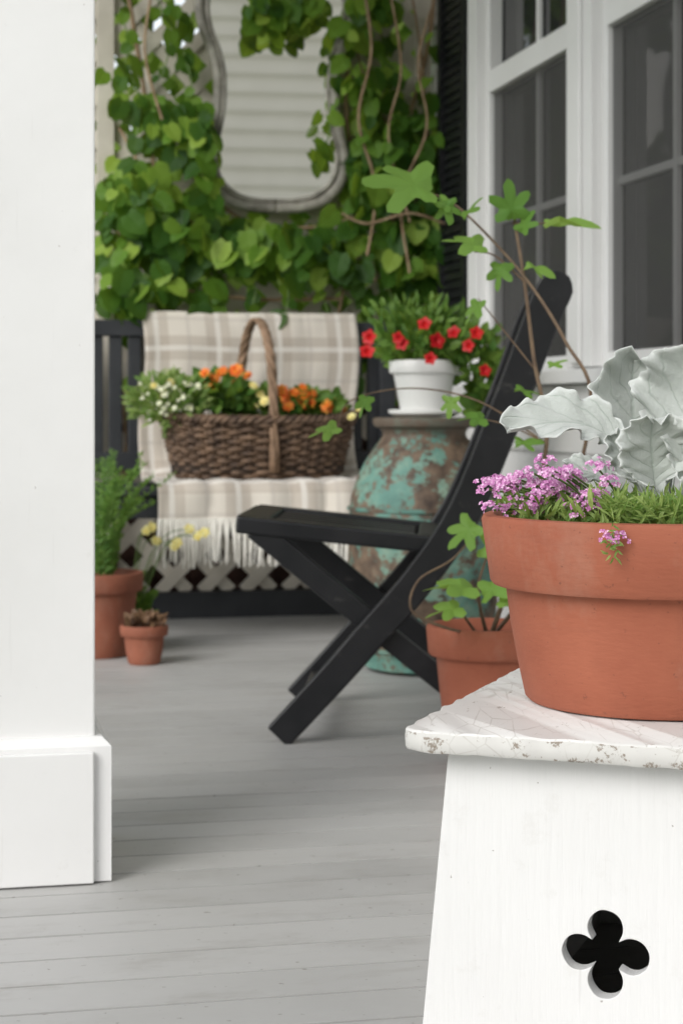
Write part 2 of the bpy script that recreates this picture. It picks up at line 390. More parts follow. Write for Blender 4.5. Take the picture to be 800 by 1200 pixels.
boxl(pc,-1.55,.28,CE,.12,2.803,2.95)
make("porch_ceiling",pc,M_white,house)
def window(b0,b1,nm="window"):
    wi=sub(nm,house,L(.3,(b0+b1)/2,.8)); sw_=.036
    f=MB(); a0,a1=.305,.345
    boxl(f,a0,a1,b0,b0+sw_,.762,2.48); boxl(f,a0,a1,b1-sw_,b1,.762,2.48)
    boxl(f,a0+.002,a1,b0+sw_,b1-sw_,.762,.800); boxl(f,a0-.004,a1,b0+sw_,b1-sw_,1.59,1.655); boxl(f,a0+.002,a1,b0+sw_,b1-sw_,2.43,2.48)
    mb=(b0+b1)/2
    for z0,z1 in ((.80,1.59),(1.655,2.43)):
        boxl(f,.331,.345,mb-.010,mb+.010,z0,z1)
        zm=(z0+z1)/2+.02
        boxl(f,.333,.346,b0+sw_,mb-.0102,zm-.01,zm+.01); boxl(f,.333,.346,mb+.0102,b1-sw_,zm-.01,zm+.01)
    make("frame",f,M_white,wi,bevel=.002)
    gl=MB(); boxl(gl,.348,.352,b0+.01,b1-.01,.78,2.47); make("glass",gl,M_glass,wi)
    sc=MB(); gx=[L(.318,b0+sw_+.001,.801),L(.318,b1-sw_-.001,.801),L(.318,b1-sw_-.001,1.588),L(.318,b0+sw_+.001,1.588)]; sc.add(gx,[(0,1,2,3)]); make("screen",sc,M_screen,wi)
window(-1.39,-.60); window(-2.34,-1.57)
cs=MB()
boxl(cs,.275,.34,WB1-.094,WB1,.765,2.5); boxl(cs,.275,.34,-1.57,-1.39,.765,2.5); boxl(cs,.275,.34,WB0,-2.34,.765,2.5)
boxl(cs,.270,.34,WB0-.02,WB1+.02,2.485,2.60); boxl(cs,.245,.35,WB0-.03,WB1+.03,.725,.760); boxl(cs,.285,.34,WB0,WB1,.645,.722)
boxl(cs,.262,.2745,-1.515,-1.445,.775,2.48)
make("window_casing",cs,M_white,house,bevel=.003)
sh=MB()
boxl(sh,.27,.297,-.49,-.45,.78,2.5); boxl(sh,.27,.297,-.22,-.18,.78,2.5); boxl(sh,.272,.296,-.45,-.22,.78,.85); boxl(sh,.272,.296,-.45,-.22,2.43,2.5)
z=.86
while z<2.42:
    sh.add([L(.277,-.45,z),L(.277,-.22,z),L(.286,-.22,z+.03),L(.286,-.45,z+.03)],[(0,1,2,3)]); z+=.029
make("shutter",sh,M_black,house)

nb=thing("added_reflected_house",(0,-9,-.4),"added white clapboard house, out of view, for the mirror to reflect","house")  # house added behind the camera so the mirror has white siding to reflect
w2=MB(); siding(w2,Vector((0,-9,0)),Vector((1,0,0)),Vector((0,1,0)),[(-3.0,4.5,-.4,5.6)],.21,.05)
w2.add([(-3.0,-9.02,-.4),(4.5,-9.02,-.4),(4.5,-15,-.4),(-3.0,-15,-.4),(-3.0,-9.02,5.6),(4.5,-9.02,5.6),(4.5,-15,5.6),(-3.0,-15,5.6)],BOXF)
make("wall",w2,M_siding2,nb)
rf=MB(); rf.add([(-3.2,-8.85,5.6),(4.7,-8.85,5.6),(4.7,-15.4,5.6),(-3.2,-15.4,5.6),(-3.2,-12,6.6),(4.7,-12,6.6)],[(0,1,5,4),(2,3,4,5),(1,2,5),(3,0,4),(0,3,2,1)]); make("roof",rf,M_char,nb)

# post
post=thing("porch_post",L(-1.2,-3.3,0),"square white painted wooden porch post with base trim","post")
pb=W(113,1040,2.56); pa=(pb-O).dot(V); pbb=(pb-O).dot(U)+.02
p=MB(); boxl(p,pa-.27,pa,pbb,pbb+.25,.0,2.78); make("shaft",p,M_white,post,bevel=.003)
p=MB(); t=.021; z1=.19
a0,a1,b0,b1=pa-.27-t,pa+t,pbb-t,pbb+.25+t
p.add([L(a0,b0,.002),L(a1,b0,.002),L(a1,b1,.002),L(a0,b1,.002),L(a0,b0,z1),L(a1,b0,z1),L(a1,b1,z1),L(a0,b1,z1)],BOXF[:1]+BOXF[2:])
k=.012; p.add([L(a0,b0,z1),L(a1,b0,z1),L(a1,b1,z1),L(a0,b1,z1),L(a0+k,b0+k,z1+.012),L(a1-k,b0+k,z1+.012),L(a1-k,b1-k,z1+.012),L(a0+k,b1-k,z1+.012)],[(0,1,5,4),(1,2,6,5),(2,3,7,6),(3,0,4,7),(4,5,6,7)])
make("base_trim",p,M_white,post)
p=MB(); boxl(p,a0,pa-.004,b0-.012,b0-.0005,.002,z1-.006); make("base_board",p,M_white,post,bevel=.002)

# lattice
lat=thing("lattice_panel",L(-.5,0,0),"cream wooden lattice privacy panel closing the porch end","lattice")
def clipline(c,sgn,a0,a1,z0,z1):
    lo,hi=a0,a1
    if sgn>0: lo=max(lo,z0-c); hi=min(hi,z1-c)
    else: lo=max(lo,c-z1); hi=min(hi,c-z0)
    return (lo,hi) if hi-lo>.02 else None
lm=MB(); A0,A1,Z0,Z1=-1.36,.29,.08,2.75; sw=.020
for sgn,bb in ((1,.0),(-1,.009)):
    c=-3.0
    while c<5:
        q=clipline(c,sgn,A0,A1,Z0,Z1)
        if q:
            lo,hi=q; p0=(lo,sgn*lo+c); p1=(hi,sgn*hi+c); nx,nz=(-sgn*.707*sw,.707*sw)
            vs=[L(p0[0]-nx,bb,p0[1]-nz),L(p1[0]-nx,bb,p1[1]-nz),L(p1[0]+nx,bb,p1[1]+nz),L(p0[0]+nx,bb,p0[1]+nz)]
            vs+=[v+U*.008 for v in vs]; lm.add(vs,[(0,1,2,3),(7,6,5,4),(0,4,5,1),(1,5,6,2),(2,6,7,3),(3,7,4,0)])
        c+=.136
make("lattice_strips",lm,M_cream,lat)
lf=MB(); boxl(lf,-.79,-.735,-.02,-.002,.08,2.75); boxl(lf,-1.42,-1.36,-.03,.04,0,2.75); boxl(lf,.245,.295,-.02,-.002,.08,2.75)
make("frame",lf,M_cream,lat,bevel=.002)
lb=MB(); boxl(lb,-1.36,.29,-.05,.03,0,.082); make("baseboard",lb,M_char,lat,bevel=.003)
bwm=MB()
z=-.4
while z<.62:
    off=.1 if int(round((z+.4)/.07))%2 else 0; a=-1.6-off
    while a<.6: boxl(bwm,a,a+.195,.16,.25,z,z+.065); a+=.205
    z+=.072
boxl(bwm,-1.6,.6,.17,.245,-.4,.63)
make("brick_planter",bwm,M_brick,label="low dark brown brick planter wall just behind the lattice",cat="wall")

# hedge beyond
hd=MB()
for i in range(8500):
    bb=R.uniform(.7,3.0); aa=R.uniform(-2.2,1.1); zz=R.uniform(-.1,3.3)
    q=noise.noise(Vector((aa*1.6,bb*.4,zz*1.6)))
    if q<-.24 and zz>1.5: continue
    put(hd,HEART,L(aa,bb,zz),Vector((R.uniform(-1,1),R.uniform(-1,1),-.6)),Vector((0,-1,.8))+rv(.8),R.uniform(.08,.15))
for i in range(12):
    aa=R.uniform(-3,2); tube(hd,[L(aa,2,-.4),L(aa+R.uniform(-.2,.2),2,1.4),L(aa+R.uniform(-.5,.5),2.1,3.3)],[.03,.02,.008],6)
make("hedge",hd,M_hedge,label="leafy green hedge growing outside the porch lattice",cat="hedge",kind="stuff")

# mirror (hangs turned slightly away from the lattice plane)
mir=thing("wall_mirror",onb(325,247,-.1),"curvy framed mirror hanging among vines on the lattice","mirror")
mc=onb(324,247,-.10); half=[(0,1.298),(.06,1.30),(.12,1.315),(.165,1.35),(.19,1.40),(.195,1.46),(.182,1.53),(.168,1.62),(.168,1.72),(.185,1.80),(.21,1.87),(.22,1.95),(.20,2.03),(.15,2.08),(.07,2.10),(0,2.13)]
half=[(x*1.10,z) for x,z in half]
MA=math.radians(4.3); MX=Vector((math.cos(MA),math.sin(MA),0)); MN=Vector((math.sin(MA),-math.cos(MA),0))
full=[(x,z) for x,z in half]+[(-x,z) for x,z in half[-2:0:-1]]
p2d=smooth_path([Vector((x,0,z)) for x,z in full]+[Vector((0,0,1.298))],4)
mk=lambda x,o,z: Vector((mc.x,mc.y,0))+MX*x+MN*o+ZZ*z
fm=MB(); tube(fm,[mk(q.x,0,q.z) for q in p2d],.018,10); tube(fm,[mk(q.x*.90,.006,1.72+(q.z-1.72)*.95) for q in p2d],.008,8)
make("frame",fm,M_mframe,mir,smooth=True,sharp=180)
gm=MB(); gm.add([mk(q.x,-.004,q.z) for q in p2d[:-1]],[tuple(range(len(p2d)-1))])
make("glass",gm,M_mirror,mir)

# vine
vine=thing("climbing_vine",L(-.4,-.06,0),"green round-leaved vine climbing the lattice around the mirror","vine")
vm=MB()
regs=[(158,238,42,52,105),(210,150,38,34,75),(245,170,22,38,34),(205,258,78,42,140),(160,318,44,36,66),(318,286,85,26,105),(335,0,42,28,52),(432,45,28,70,95),(452,150,34,70,110),
(447,232,58,42,120),(505,170,22,120,60),(520,260,24,70,60),(500,290,48,46,80),(200,15,26,20,6),(135,60,14,30,4),(158,112,28,14,7),(225,40,10,36,5),(410,298,40,22,36),(375,405,40,22,12),(145,348,30,16,18),(228,330,36,18,16),(545,300,18,80,34),(480,365,55,36,56),(540,470,45,60,56),(382,160,12,26,5),(374,115,12,16,5),(330,318,70,8,7)]
for (cx,cy,rx,ry,n) in regs:
    for i in range(n):
        for _ in range(20):
            x=R.uniform(-1.15,1.15); y=R.uniform(-1.15,1.15)
            if x*x+y*y<1.3: break
        px=cx+x*rx; py=cy+y*ry
        if noise.noise(Vector((px*.028,py*.028,3)))<-.25 and R.random()<.75: continue
        if 226<px<412 and -40<py<245 and not (cy in (0,160,115) and (py<36 or px>362)) and not (px<258 and py>110) and not(px>402 and py<150) and R.random()<.97: continue
        dep=R.random()**.8; bb=-.03-.22*dep*(1-.4*(x*x+y*y)/1.3)
        if py>365: bb=-.06-.06*R.random()
        P=onb(px,py,bb)
        if 230<px<412 and py<250: P=onb(px,py,-.18-.08*R.random())
        tip=-ZZ+V*R.uniform(-1.2,1.2)-U*R.uniform(0,.6)
        put(vm,HEART,P,tip,-U*.8+ZZ*R.uniform(-.1,1.1)+rv(.7),R.uniform(.036,.082),R.uniform(.8,1.05))
trail=MB()
for pts in ([(250,330),(262,360),(278,395)],[(330,300),(338,345),(330,385)],[(370,330),(385,370),(380,420)],[(215,60),(225,100),(222,140)],[(150,80),(165,120),(160,160)],[(385,60),(392,110),(384,165)],[(300,-10),(312,20),(318,45)],[(420,330),(432,380),(425,420)],[(140,10),(150,50),(140,100)],[(180,-10),(200,40),(190,90)],[(290,290),(300,330),(296,360)],[(450,330),(462,360),(455,400)]):
    pp=smooth_path([onb(x,y,-.14) for x,y in pts],6); tube(trail,pp,.0025,5)
    for k,q in enumerate(pp):
        if k%2==0 or R.random()<.3: put(vm,HEART,q+rv(.015),-ZZ+V*R.uniform(-1.2,1.2),-U+ZZ*.5+rv(.5),R.uniform(.028,.055))
for (px,py,s) in ((340,335,.09),(355,425,.09),(385,452,.09),(275,400,.07),(232,372,.08),(410,455,.09),(345,300,.09),(300,300,.09),(330,382,.07),(290,395,.06),(180,210,.08),(210,190,.08)):
    put(vm,HEART,onb(px,py-15,-.2),-ZZ+V*R.uniform(-.8,.8),-U+ZZ*.5+rv(.3),s)
make("leaves",vm,M_vine,vine); make("tendrils",trail,M_gstem,vine)
vs=MB()
stems=[[(400,480),(395,380),(420,250),(405,120),(420,-30)],[(520,500),(505,350),(480,200),(430,100),(400,-20)],[(150,520),(140,380),(180,260),(175,150),(150,-10)],
 [(470,480),(455,330),(470,180),(500,60),(510,-20)],[(420,300),(350,330),(270,290),(190,230),(140,150)],[(430,250),(370,266),(290,260),(220,200),(180,110)],[(410,100),(440,130),(430,180),(470,240),(500,260)],[(120,250),(200,330),(290,350),(400,350)],[(478,330),(500,200),(495,80),(480,-20)],[(440,330),(430,200),(450,100),(440,-20)]]
for s in stems:
    tube(vs,smooth_path([onb(x,y,-.03-.08*R.random()) for x,y in s],6),[R.uniform(.004,.008)]*(6*(len(s)-1)+1),6)
for s in ([(425,-20),(435,60),(420,140),(440,220),(430,300)],[(515,-20),(490,70),(500,150),(470,230),(480,320)],[(455,-20),(470,80),(455,160),(480,260)],[(400,250),(430,262),(480,250),(520,262)],[(180,-20),(170,60),(190,140)]):
    tube(vs,smooth_path([onb(x,y,-.20-.06*R.random()) for x,y in s],6),[R.uniform(.003,.0055)]*(6*(len(s)-1)+1),6)
tube(vs,smooth_path([L(-.05,-.03,0),onb(395,600,-.04),onb(400,480,-.05)],5),.012,6)
tube(vs,smooth_path([L(.15,-.03,0),onb(480,600,-.04),onb(470,480,-.05)],5),.01,6)
tube(vs,smooth_path([L(-.75,-.03,0),onb(140,600,-.04),onb(150,520,-.05)],5),.01,6)
make("stems",vs,M_stem,vine,smooth=True)

# bench
bench=thing("bench",L(-.6,-.4,0),"dark charcoal slatted wooden bench against the lattice","bench")
bm=MB(); aa=-1.23
while aa<.08: boxl(bm,aa,aa+.040,-.175,-.155,.47,.885); aa+=.058
boxl(bm,-1.29,.14,-.185,-.15,.885,.935); boxl(bm,-1.29,.14,-.183,-.152,.475,.53)
make("backrest",bm,M_char,bench,bevel=.003)
bm=MB(); bb=-.62
while bb<-.2: boxl(bm,-1.29,.14,bb,bb+.062,.415,.438); bb+=.07
boxl(bm,-1.22,.07,-.60,-.58,.35,.413)
make("seat",bm,M_char,bench,bevel=.003)
for i,(x,y) in enumerate(((-1.28,-.62),(.08,-.62),(-1.28,-.2),(.08,-.2))):
    q=MB(); boxl(q,x,x+.05,y,y+.05,0,.93 if y>-.3 else .414); make("leg",q,M_char,bench,bevel=.003)
# blanket
bl=thing("blanket",L(-.35,-.4,.45),"cream and tan plaid wool throw draped over the bench","blanket")
prof=smooth_path([(0,y,z) for y,z in ((-.125,.70),(-.13,.92),(-.165,.952),(-.205,.93),(-.215,.70),(-.235,.50),(-.29,.452),(-.45,.448),(-.60,.450),(-.64,.435),(-.650,.385),(-.655,.345))],6)
cb=MB(); cb.uv=[]; na=60; ln=0; prev=None
for i,q in enumerate(prof):
    if prev is not None: ln+=(q-prev).length
    prev=q
    for j in range(na+1):
        s=j/na; a=-.675+s*.67+.012*math.sin(ln*5)+.006*math.sin(ln*17)
        f=.010*math.sin(s*19+ln*2)*min(1,max(0,(i-20)/10))+.012*noise.noise(Vector((s*8,ln*6,1)))
        cb.v.append(L(a,q.y-abs(f)*1.2*(1 if i<34 or i>50 else 0),q.z+(abs(f)*.8 if 30<i<52 else 0)+.006*noise.noise(Vector((s*3,ln*2,4))))); cb.uv.append((s*.67,ln))
npf=len(prof)
for i in range(npf-1):
    for j in range(na):
        w0=i*(na+1)+j; cb.f.append((w0,w0+1,w0+na+2,w0+na+1))
make("cloth",cb,M_plaid,bl,smooth=True,sharp=180,solid=.006)
fr=MB()
for i in range(125):
    s=(i+.5)/125; j=int(s*na); p0=cb.v[(npf-1)*(na+1)+j]+V*(.67/na*(s*na-j)); sw=R.uniform(-.014,.014)
    tube(fr,[p0+ZZ*.008-U*.004,p0-ZZ*.05+V*sw*.5-U*.01,p0-ZZ*R.uniform(.11,.135)+V*sw-U*R.uniform(-.004,.012)],[.0038,.0034,.0018],4)
make("fringe",fr,M_fringe,bl)

# basket
BC=L(-.348,-.43,.457)
bk=thing("wicker_basket",BC,"brown woven willow basket with arched handle on the blanket","basket")
wk=MB(); ns=44; rows=15; ra,rb=.238,.100
def ov(t,fr,off=0):
    sa=ra+.048*fr**.8+off; sb=rb+.035*fr+off; c,s=math.cos(t),math.sin(t)
    e=.9
    return BC+V*(sa*math.copysign(abs(c)**e,c))+U*(sb*math.copysign(abs(s)**e,s))
def sag(t): return .014*math.cos(t)**4
for r in range(rows):
    fr_=r/(rows-1); pts=[]; nseg=ns*4
    for k in range(nseg+1):
        t=2*math.pi*k/nseg; o=.0075*math.cos(math.pi*k/4+math.pi*(r%2))
        pts.append(ov(t,fr_,o)+ZZ*(.008+fr_*(.160+sag(t))+.005*noise.noise(Vector((math.cos(t)*4,math.sin(t)*4,r*.7)))))
    tube(wk,pts,.0060+.0012*math.sin(r*2.1),6)
for k in range(ns):
    t=2*math.pi*(k+.0)/ns; tube(wk,[ov(t,0)+ZZ*.0,ov(t,.5)+ZZ*.09,ov(t,1)+ZZ*(.178+sag(t))],.0048,5)
for ph in (0,math.pi*.66,math.pi*1.33):
    pts=[]
    for k in range(221):
        t=2*math.pi*k/220; pts.append(ov(t,1,.004+.008*math.cos(t*26+ph))+ZZ*(.174+sag(t)+.008*math.sin(t*26+ph)))
    tube(wk,pts,.0072,6)
base=[ov(2*math.pi*k/48,0,-.005)+ZZ*.003 for k in range(48)]; wk.add(base,[tuple(range(48))])
make("woven_body",wk,M_wick,bk,smooth=True,sharp=180)
hk=MB()
for ph in (0,1.57,3.14,4.71):
    pts=[]
    for k in range(81):
        t=k/80; an=math.pi*t; y=-math.cos(an)*.135
        zz=.02+ (.45)*math.sin(an)**.62
        pts.append(BC+U*(y+.0085*math.cos(t*30+ph))+V*(-.006+.030*math.cos(an)+.0085*math.sin(t*30+ph))+ZZ*zz)
    tube(hk,pts,.0068,6)
make("handle",hk,M_wick2,bk,smooth=True,sharp=180)
lk=MB(); q1=[ov(2*math.pi*k/48,1,-.026)+ZZ*.02 for k in range(48)]; q2=[ov(2*math.pi*k/48,1,-.024)+ZZ*.180 for k in range(48)]; q3=[ov(2*math.pi*k/48,1,-.03)+ZZ*.16 for k in range(48)]
lk.add(q1+q2+q3,[(j,(j+1)%48,48+(j+1)%48,48+j) for j in range(48)]+[tuple(range(96,144))]); make("liner",lk,M_soil,bk)
def bushy(label,cat,c,rad,nl,leafmat,size,flowers,fmat,fr_,T=OVAL,name="flowering_plant"):
    t=thing(name,Vector(c)-ZZ*rad[2],label,cat); m=MB(); clump(m,c,rad,nl,T,size); make("foliage",m,leafmat,t)
    s=MB()
    for i in range(14): tube(s,[Vector(c)-ZZ*rad[2]*1.2+rv(.02),Vector(c)+Vector((R.uniform(-1,1)*rad[0]*.8,R.uniform(-1,1)*rad[1]*.8,rad[2]*.7))],[.003,.0015],5)
    make("stems",s,M_gstem,t)
    fm=MB()
    for p in flowers: rosette(fm,p,Vector((R.uniform(-.6,.6),-1,R.uniform(.1,1))),fr_*R.uniform(.7,1.2))
    make("flowers",fm,fmat,t); return t
def fp(lst,b,j=.05): return [onb(x,y,b+R.uniform(-j,j)) for x,y in lst]
fl1=[(240,437),(250,445),(262,434),(272,442),(282,447),(247,455),(290,440),(268,452),(296,462),(258,437),(277,434),(238,447)]
bushy("orange marigolds with green leaves planted in the basket","flowers",onb(255,465,-.43),(.10,.08,.06),280,M_herb,.045,fp(fl1,-.47),M_orange,.020)
fl2=[(335,466),(345,460),(355,454),(365,462),(350,470),(372,470),(383,476),(392,470),(338,476),(362,474),(345,482),(398,480),(356,464),(330,458)]
bushy("orange and gold marigolds beside the basket handle","flowers",onb(360,478,-.43),(.10,.08,.035),260,M_herb,.045,fp(fl2,-.47),M_orange,.020)
fl3=[(285,455),(297,452),(305,462),(290,466),(310,470),(300,476),(404,478),(412,488),(420,480),(180,452),(200,448),(212,456),(190,462)]
bushy("small yellow blooms in the middle of the basket","flowers",onb(300,476,-.43),(.07,.07,.04),180,M_herb,.035,fp(fl3,-.5),M_yellow,.014)
fl4=[(R.uniform(162,235),R.uniform(446,488)) for _ in range(34)]
bushy("white alyssum spilling over the edge of the basket","flowers",onb(198,470,-.46),(.12,.08,.075),700,M_grassy,.034,fp(fl4,-.53,.04),M_whitep,.009,T=LANCE)

# urn
CC=Vector((.21,4.66,0))
can=thing("metal_urn",CC,"rusty turquoise metal urn standing on the porch floor","urn")
cm=MB(); lathe(cm,CC,[(.0,.004),(.13,.004),(.15,.012),(.152,.04),(.165,.06),(.182,.13),(.190,.22),(.195,.33),(.194,.39),(.187,.44),(.174,.485),(.156,.525),(.136,.556),(.118,.578),(.107,.592),(.106,.600),(.112,.612),(.127,.618),(.131,.628),(.129,.638),(.122,.640),(0,.640)],64,.04)
make("body",cm,M_can,can,smooth=True)
for z,r in ((.41,.191),(.06,.168)):
    cr=MB(); tube(cr,[CC+Vector((r*math.cos(2*math.pi*k/64),r*math.sin(2*math.pi*k/64),z)) for k in range(65)],.006,6)
    make("band",cr,M_can,can,smooth=True)
WP=CC+Vector((0.0,0,.6425))
wp=thing("potted_plant",WP,"white pot of red petunias sitting on the turquoise urn","potted plant")
q=MB(); lathe(q,WP,[(0,0),(.075,0),(.09,.008),(.092,.016),(.086,.018),(.078,.012),(0,.012)],48); make("saucer",q,M_wpot,wp,smooth=True)
q=MB(); lathe(q,WP,[(0,.013),(.058,.013),(.061,.016),(.078,.105),(.079,.108),(.087,.11),(.089,.113),(.090,.138),(.088,.142),(.083,.142),(.081,.13),(.075,.115)],48); make("pot",q,M_wpot,wp,smooth=True)
q=MB(); lathe(q,WP,[(0,.125),(.079,.122)],32); make("soil",q,M_soil,wp)
q=MB(); clump(q,WP+Vector((0,0,.19)),(.13,.1,.06),420,OVAL,.034); clump(q,WP+Vector((.13,0,.15)),(.07,.08,.08),200,OVAL,.038); clump(q,WP+Vector((.16,.05,.03)),(.04,.08,.08),110,OVAL,.05)
clump(q,WP+Vector((-.02,.0,.25)),(.13,.07,.04),170,LANCE,.033,1.2)
make("foliage",q,M_herb,wp)
q=MB()
for x,y in ((432,395),(430,411),(466,396),(497,379),(512,399),(531,389),(504,420),(568,434),(558,390),(548,405),(470,402)):
    petunia(q,W(x,y,4.50),Vector((R.uniform(-.6,.6),-1,R.uniform(-.1,.7))),R.uniform(.016,.022))
make("flowers",q,M_red,wp)

def pot(parent,c,rb,rt,h,rimh,mat,n=64,t=.012,lip=.012):
    c=Vector(c); rm=rt-lip*.75
    q=MB(); rr=rb+(rm-rb)*(h-rimh)/h
    lathe(q,c,[(0,.001),(rb-.004,.001),(rb,.005),(rb+(rr-rb)*.33,(h-rimh)*.33),(rb+(rr-rb)*.66,(h-rimh)*.66),(rr-.003,h-rimh-.005),(rr-.001,h-rimh-.0005),(rr+lip-.003,h-rimh),(rr+lip,h-rimh+.004),(rt-.001,h-.006),(rt-.003,h-.001),(rt-.006,h),(rt-t,h),(rt-t-.002,h-.003),(rt-t-.004,h-.03),(rb,.03)],n,.006)
    make("pot",q,mat,parent,smooth=True,sharp=40)
    q=MB(); lathe(q,c,[(0,h-.016),(rt*.4,h-.020),(rt-t-.001,h-.024)],n,.05); make("soil",q,M_soil,parent)
P1=Vector((-.656,4.92,0)); t1=thing("potted_plant",P1,"ferny green plant in terracotta pot on the porch floor","potted plant")
pot(t1,P1,.085,.127,.225,.05,M_terra2)
q=MB()
for i in range(30):
    an=R.uniform(0,6.28); l=R.uniform(.20,.36); d=Vector((math.cos(an),math.sin(an),0)); base=P1+ZZ*.2+d*.04; sp_=R.uniform(.2,.65)
    pts=smooth_path([base,base+d*l*.12+ZZ*l*.6,base+d*l*sp_+ZZ*l*R.uniform(.85,1.05)],9); tube(q,pts,[.0014]*len(pts),4)
    for k,pp in enumerate(pts[2:]):
        for sgn in (-1,1):
            for _ in (0,1): put(q,LANCE,pp+rv(.004),d.cross(ZZ)*sgn+ZZ*.7+rv(.4),Vector((0,-1,.3))+rv(.5),.030*(1-k/len(pts)*.5),.7)
make("foliage",q,M_fern,t1)
P2=Vector((-.511,4.76,0)); t2=thing("potted_plant",P2,"small terracotta pot holding a withered brown plant","potted plant")
pot(t2,P2,.042,.064,.102,.028,M_terra2,48,.008,.008)
q=MB(); clump(q,P2+ZZ*.108,(.045,.045,.012),90,OVAL,.028); make("foliage",q,M_dry,t2)
P3=P1+Vector((.06,.2,0))
t3=thing("flowering_plant",P3,"pale yellow flowers on thin stems beside the bench","flowers")
q=MB(); s=MB()
for x,y in ((172,622),(183,634),(205,640),(222,620),(240,624),(208,636),(178,618),(232,628)):
    e=W(x,y,5.08); pts=smooth_path([P3,(P3+e)/2+Vector((0,0,.12)),e],5); tube(s,pts,.0014,5); rosette(q,e,Vector((R.uniform(-.5,.5),-1,.5)),.017,2,6)
make("stems",s,M_gstem,t3); make("flowers",q,M_yellow,t3)
q=MB(); clump(q,P3+ZZ*.08,(.06,.05,.09),120,OVAL,.05); make("foliage",q,M_herb,t3)

# chair
ch=thing("folding_chair",(.05,3.88,0),"black wooden folding chair with crossed legs on the porch","chair")
def strip(m,poly,wd,y0,y1,taper=None):
    n=len(poly); pts=[Vector((p[0],0,p[1])) for p in poly]; l=[];r=[]
    for i,p in enumerate(pts):
        t=(pts[min(i+1,n-1)]-pts[max(i-1,0)]).normalized(); nn=Vector((-t.z,0,t.x)); w_=(wd if taper is None else wd*taper[i])/2
        l.append(p+nn*w_); r.append(p-nn*w_)
    shx=lambda p,y: Vector((p.x+(y-3.64)*.05,y,p.z))
    vs=[]
    for i in range(n): vs+= [shx(l[i],y0),shx(r[i],y0),shx(r[i],y1),shx(l[i],y1)]
    fs=[]
    for i in range(n-1):
        a=i*4;b_=a+4
        for k in range(4): fs.append((a+k,a+(k+1)%4,b_+(k+1)%4,b_+k))
    fs+=[(0,3,2,1),((n-1)*4,(n-1)*4+1,(n-1)*4+2,(n-1)*4+3)]
    m.add(vs,fs)
def spoly(pts,n=5): return [(p.x,p.z) for p in smooth_path([(a,0,b) for a,b in pts],n)]
Apts=spoly([(-.125,.012),(-.02,.125),(.068,.225),(.155,.325),(.245,.46),(.34,.69),(.40,.85),(.438,.93)])
nA=len(Apts); tp=[.95+.30*(i/nA) for i in range(nA)]; tp[-1]=.45; tp[-2]=.85; tp[-3]=1.15
for y0 in (3.62,4.115):
    q=MB(); strip(q,Apts,.060,y0,y0+.025,tp); make("stile",q,M_black,ch,bevel=.004)
for y0 in (3.650,4.085):
    q=MB(); strip(q,[(-.175,.425),(.08,.215),(.335,.012)],.045,y0,y0+.025); make("leg",q,M_black,ch,bevel=.004)
q=MB()
def sz(x): return .447-(x+.205)*.105
for y0,y1 in ((3.645,3.69),(4.07,4.115)): strip(q,[(-.21,sz(-.21)-.016),(.2,sz(.2)-.016)],.034,y0,y1)
strip(q,[(-.215,sz(-.21)-.014),(-.15,sz(-.15)-.014)],.030,3.6905,4.0695); strip(q,[(.15,sz(.15)-.014),(.2,sz(.2)-.014)],.030,3.6905,4.0695)
y=3.703
while y<4.05: strip(q,[(-.146,sz(-.15)-.013),(.146,sz(.15)-.013)],.016,y,y+.036); y+=.0615
make("seat",q,M_black,ch,bevel=.005)
q=MB()
strip(q,[(.365,.77),(.418,.90)],.02,3.6455,4.1145); strip(q,[(.335,.69),(.358,.745)],.014,3.6455,4.1145); strip(q,[(.295,.60),(.32,.655)],.014,3.6455,4.1145)
strip(q,[(.25,.49),(.275,.55)],.014,3.6455,4.1145)
make("backrest",q,M_black,ch,bevel=.003)
for (x,z_,w_,h_,y0,y1) in ((-.075,.065,.03,.025,3.6455,4.1145),(.25,.075,.025,.025,3.676,4.084),(.155,.325,.02,.02,3.6455,4.1145)):
    q=MB(); strip(q,[(x-w_/2,z_),(x+w_/2,z_)],h_,y0,y1); make("rung",q,M_black,ch,bevel=.003)

# fig
FP=Vector((.272,3.40,0)); fg=thing("fig_plant",FP,"fig sapling with lobed leaves in a terracotta pot","potted plant")
pot(fg,FP,.072,.116,.262,.055,M_terra)
s=MB(); fm=MB()
def fs_(pts,r0,r1,y=None,n=7):
    pp=[W(x,y_,d) for x,y_,d in pts]; pp=smooth_path(pp,n); k=len(pp); tube(s,pp,[r0+(r1-r0)*i/(k-1) for i in range(k)],7)
fs_([(575,745,3.40),(610,640,3.3),(640,520,3.2),(625,420,3.2),(614,330,3.2),(603,262,3.22),(600,240,3.22)],.005,.0022)
fs_([(578,745,3.42),(650,640,3.3),(692,475,3.15),(662,400,3.15),(622,335,3.18),(575,280,3.25),(530,238,3.3),(495,224,3.3)],.0042,.0016)
fs_([(565,745,3.39),(520,735,3.26),(482,715,3.24),(490,680,3.24),(530,655,3.24),(560,620,3.24)],.003,.0015)
fs_([(570,745,3.40),(560,690,3.3),(575,640,3.28)],.004,.002)
fs_([(560,745,3.38),(535,710,3.3),(530,700,3.28)],.003,.0015)
fs_([(600,262,3.22),(630,262,3.2),(655,260,3.2)],.002,.0012); fs_([(614,330,3.2),(580,300,3.2),(555,295,3.2)],.002,.0012)
fs_([(632,440,3.2),(600,400,3.2),(560,350,3.2)],.0018,.001); fs_([(640,520,3.2),(600,500,3.2),(570,492,3.2)],.0018,.001)
fs_([(640,520,3.2),(560,470,3.22),(480,455,3.25),(410,470,3.25),(395,505,3.25)],.0020,.0008)
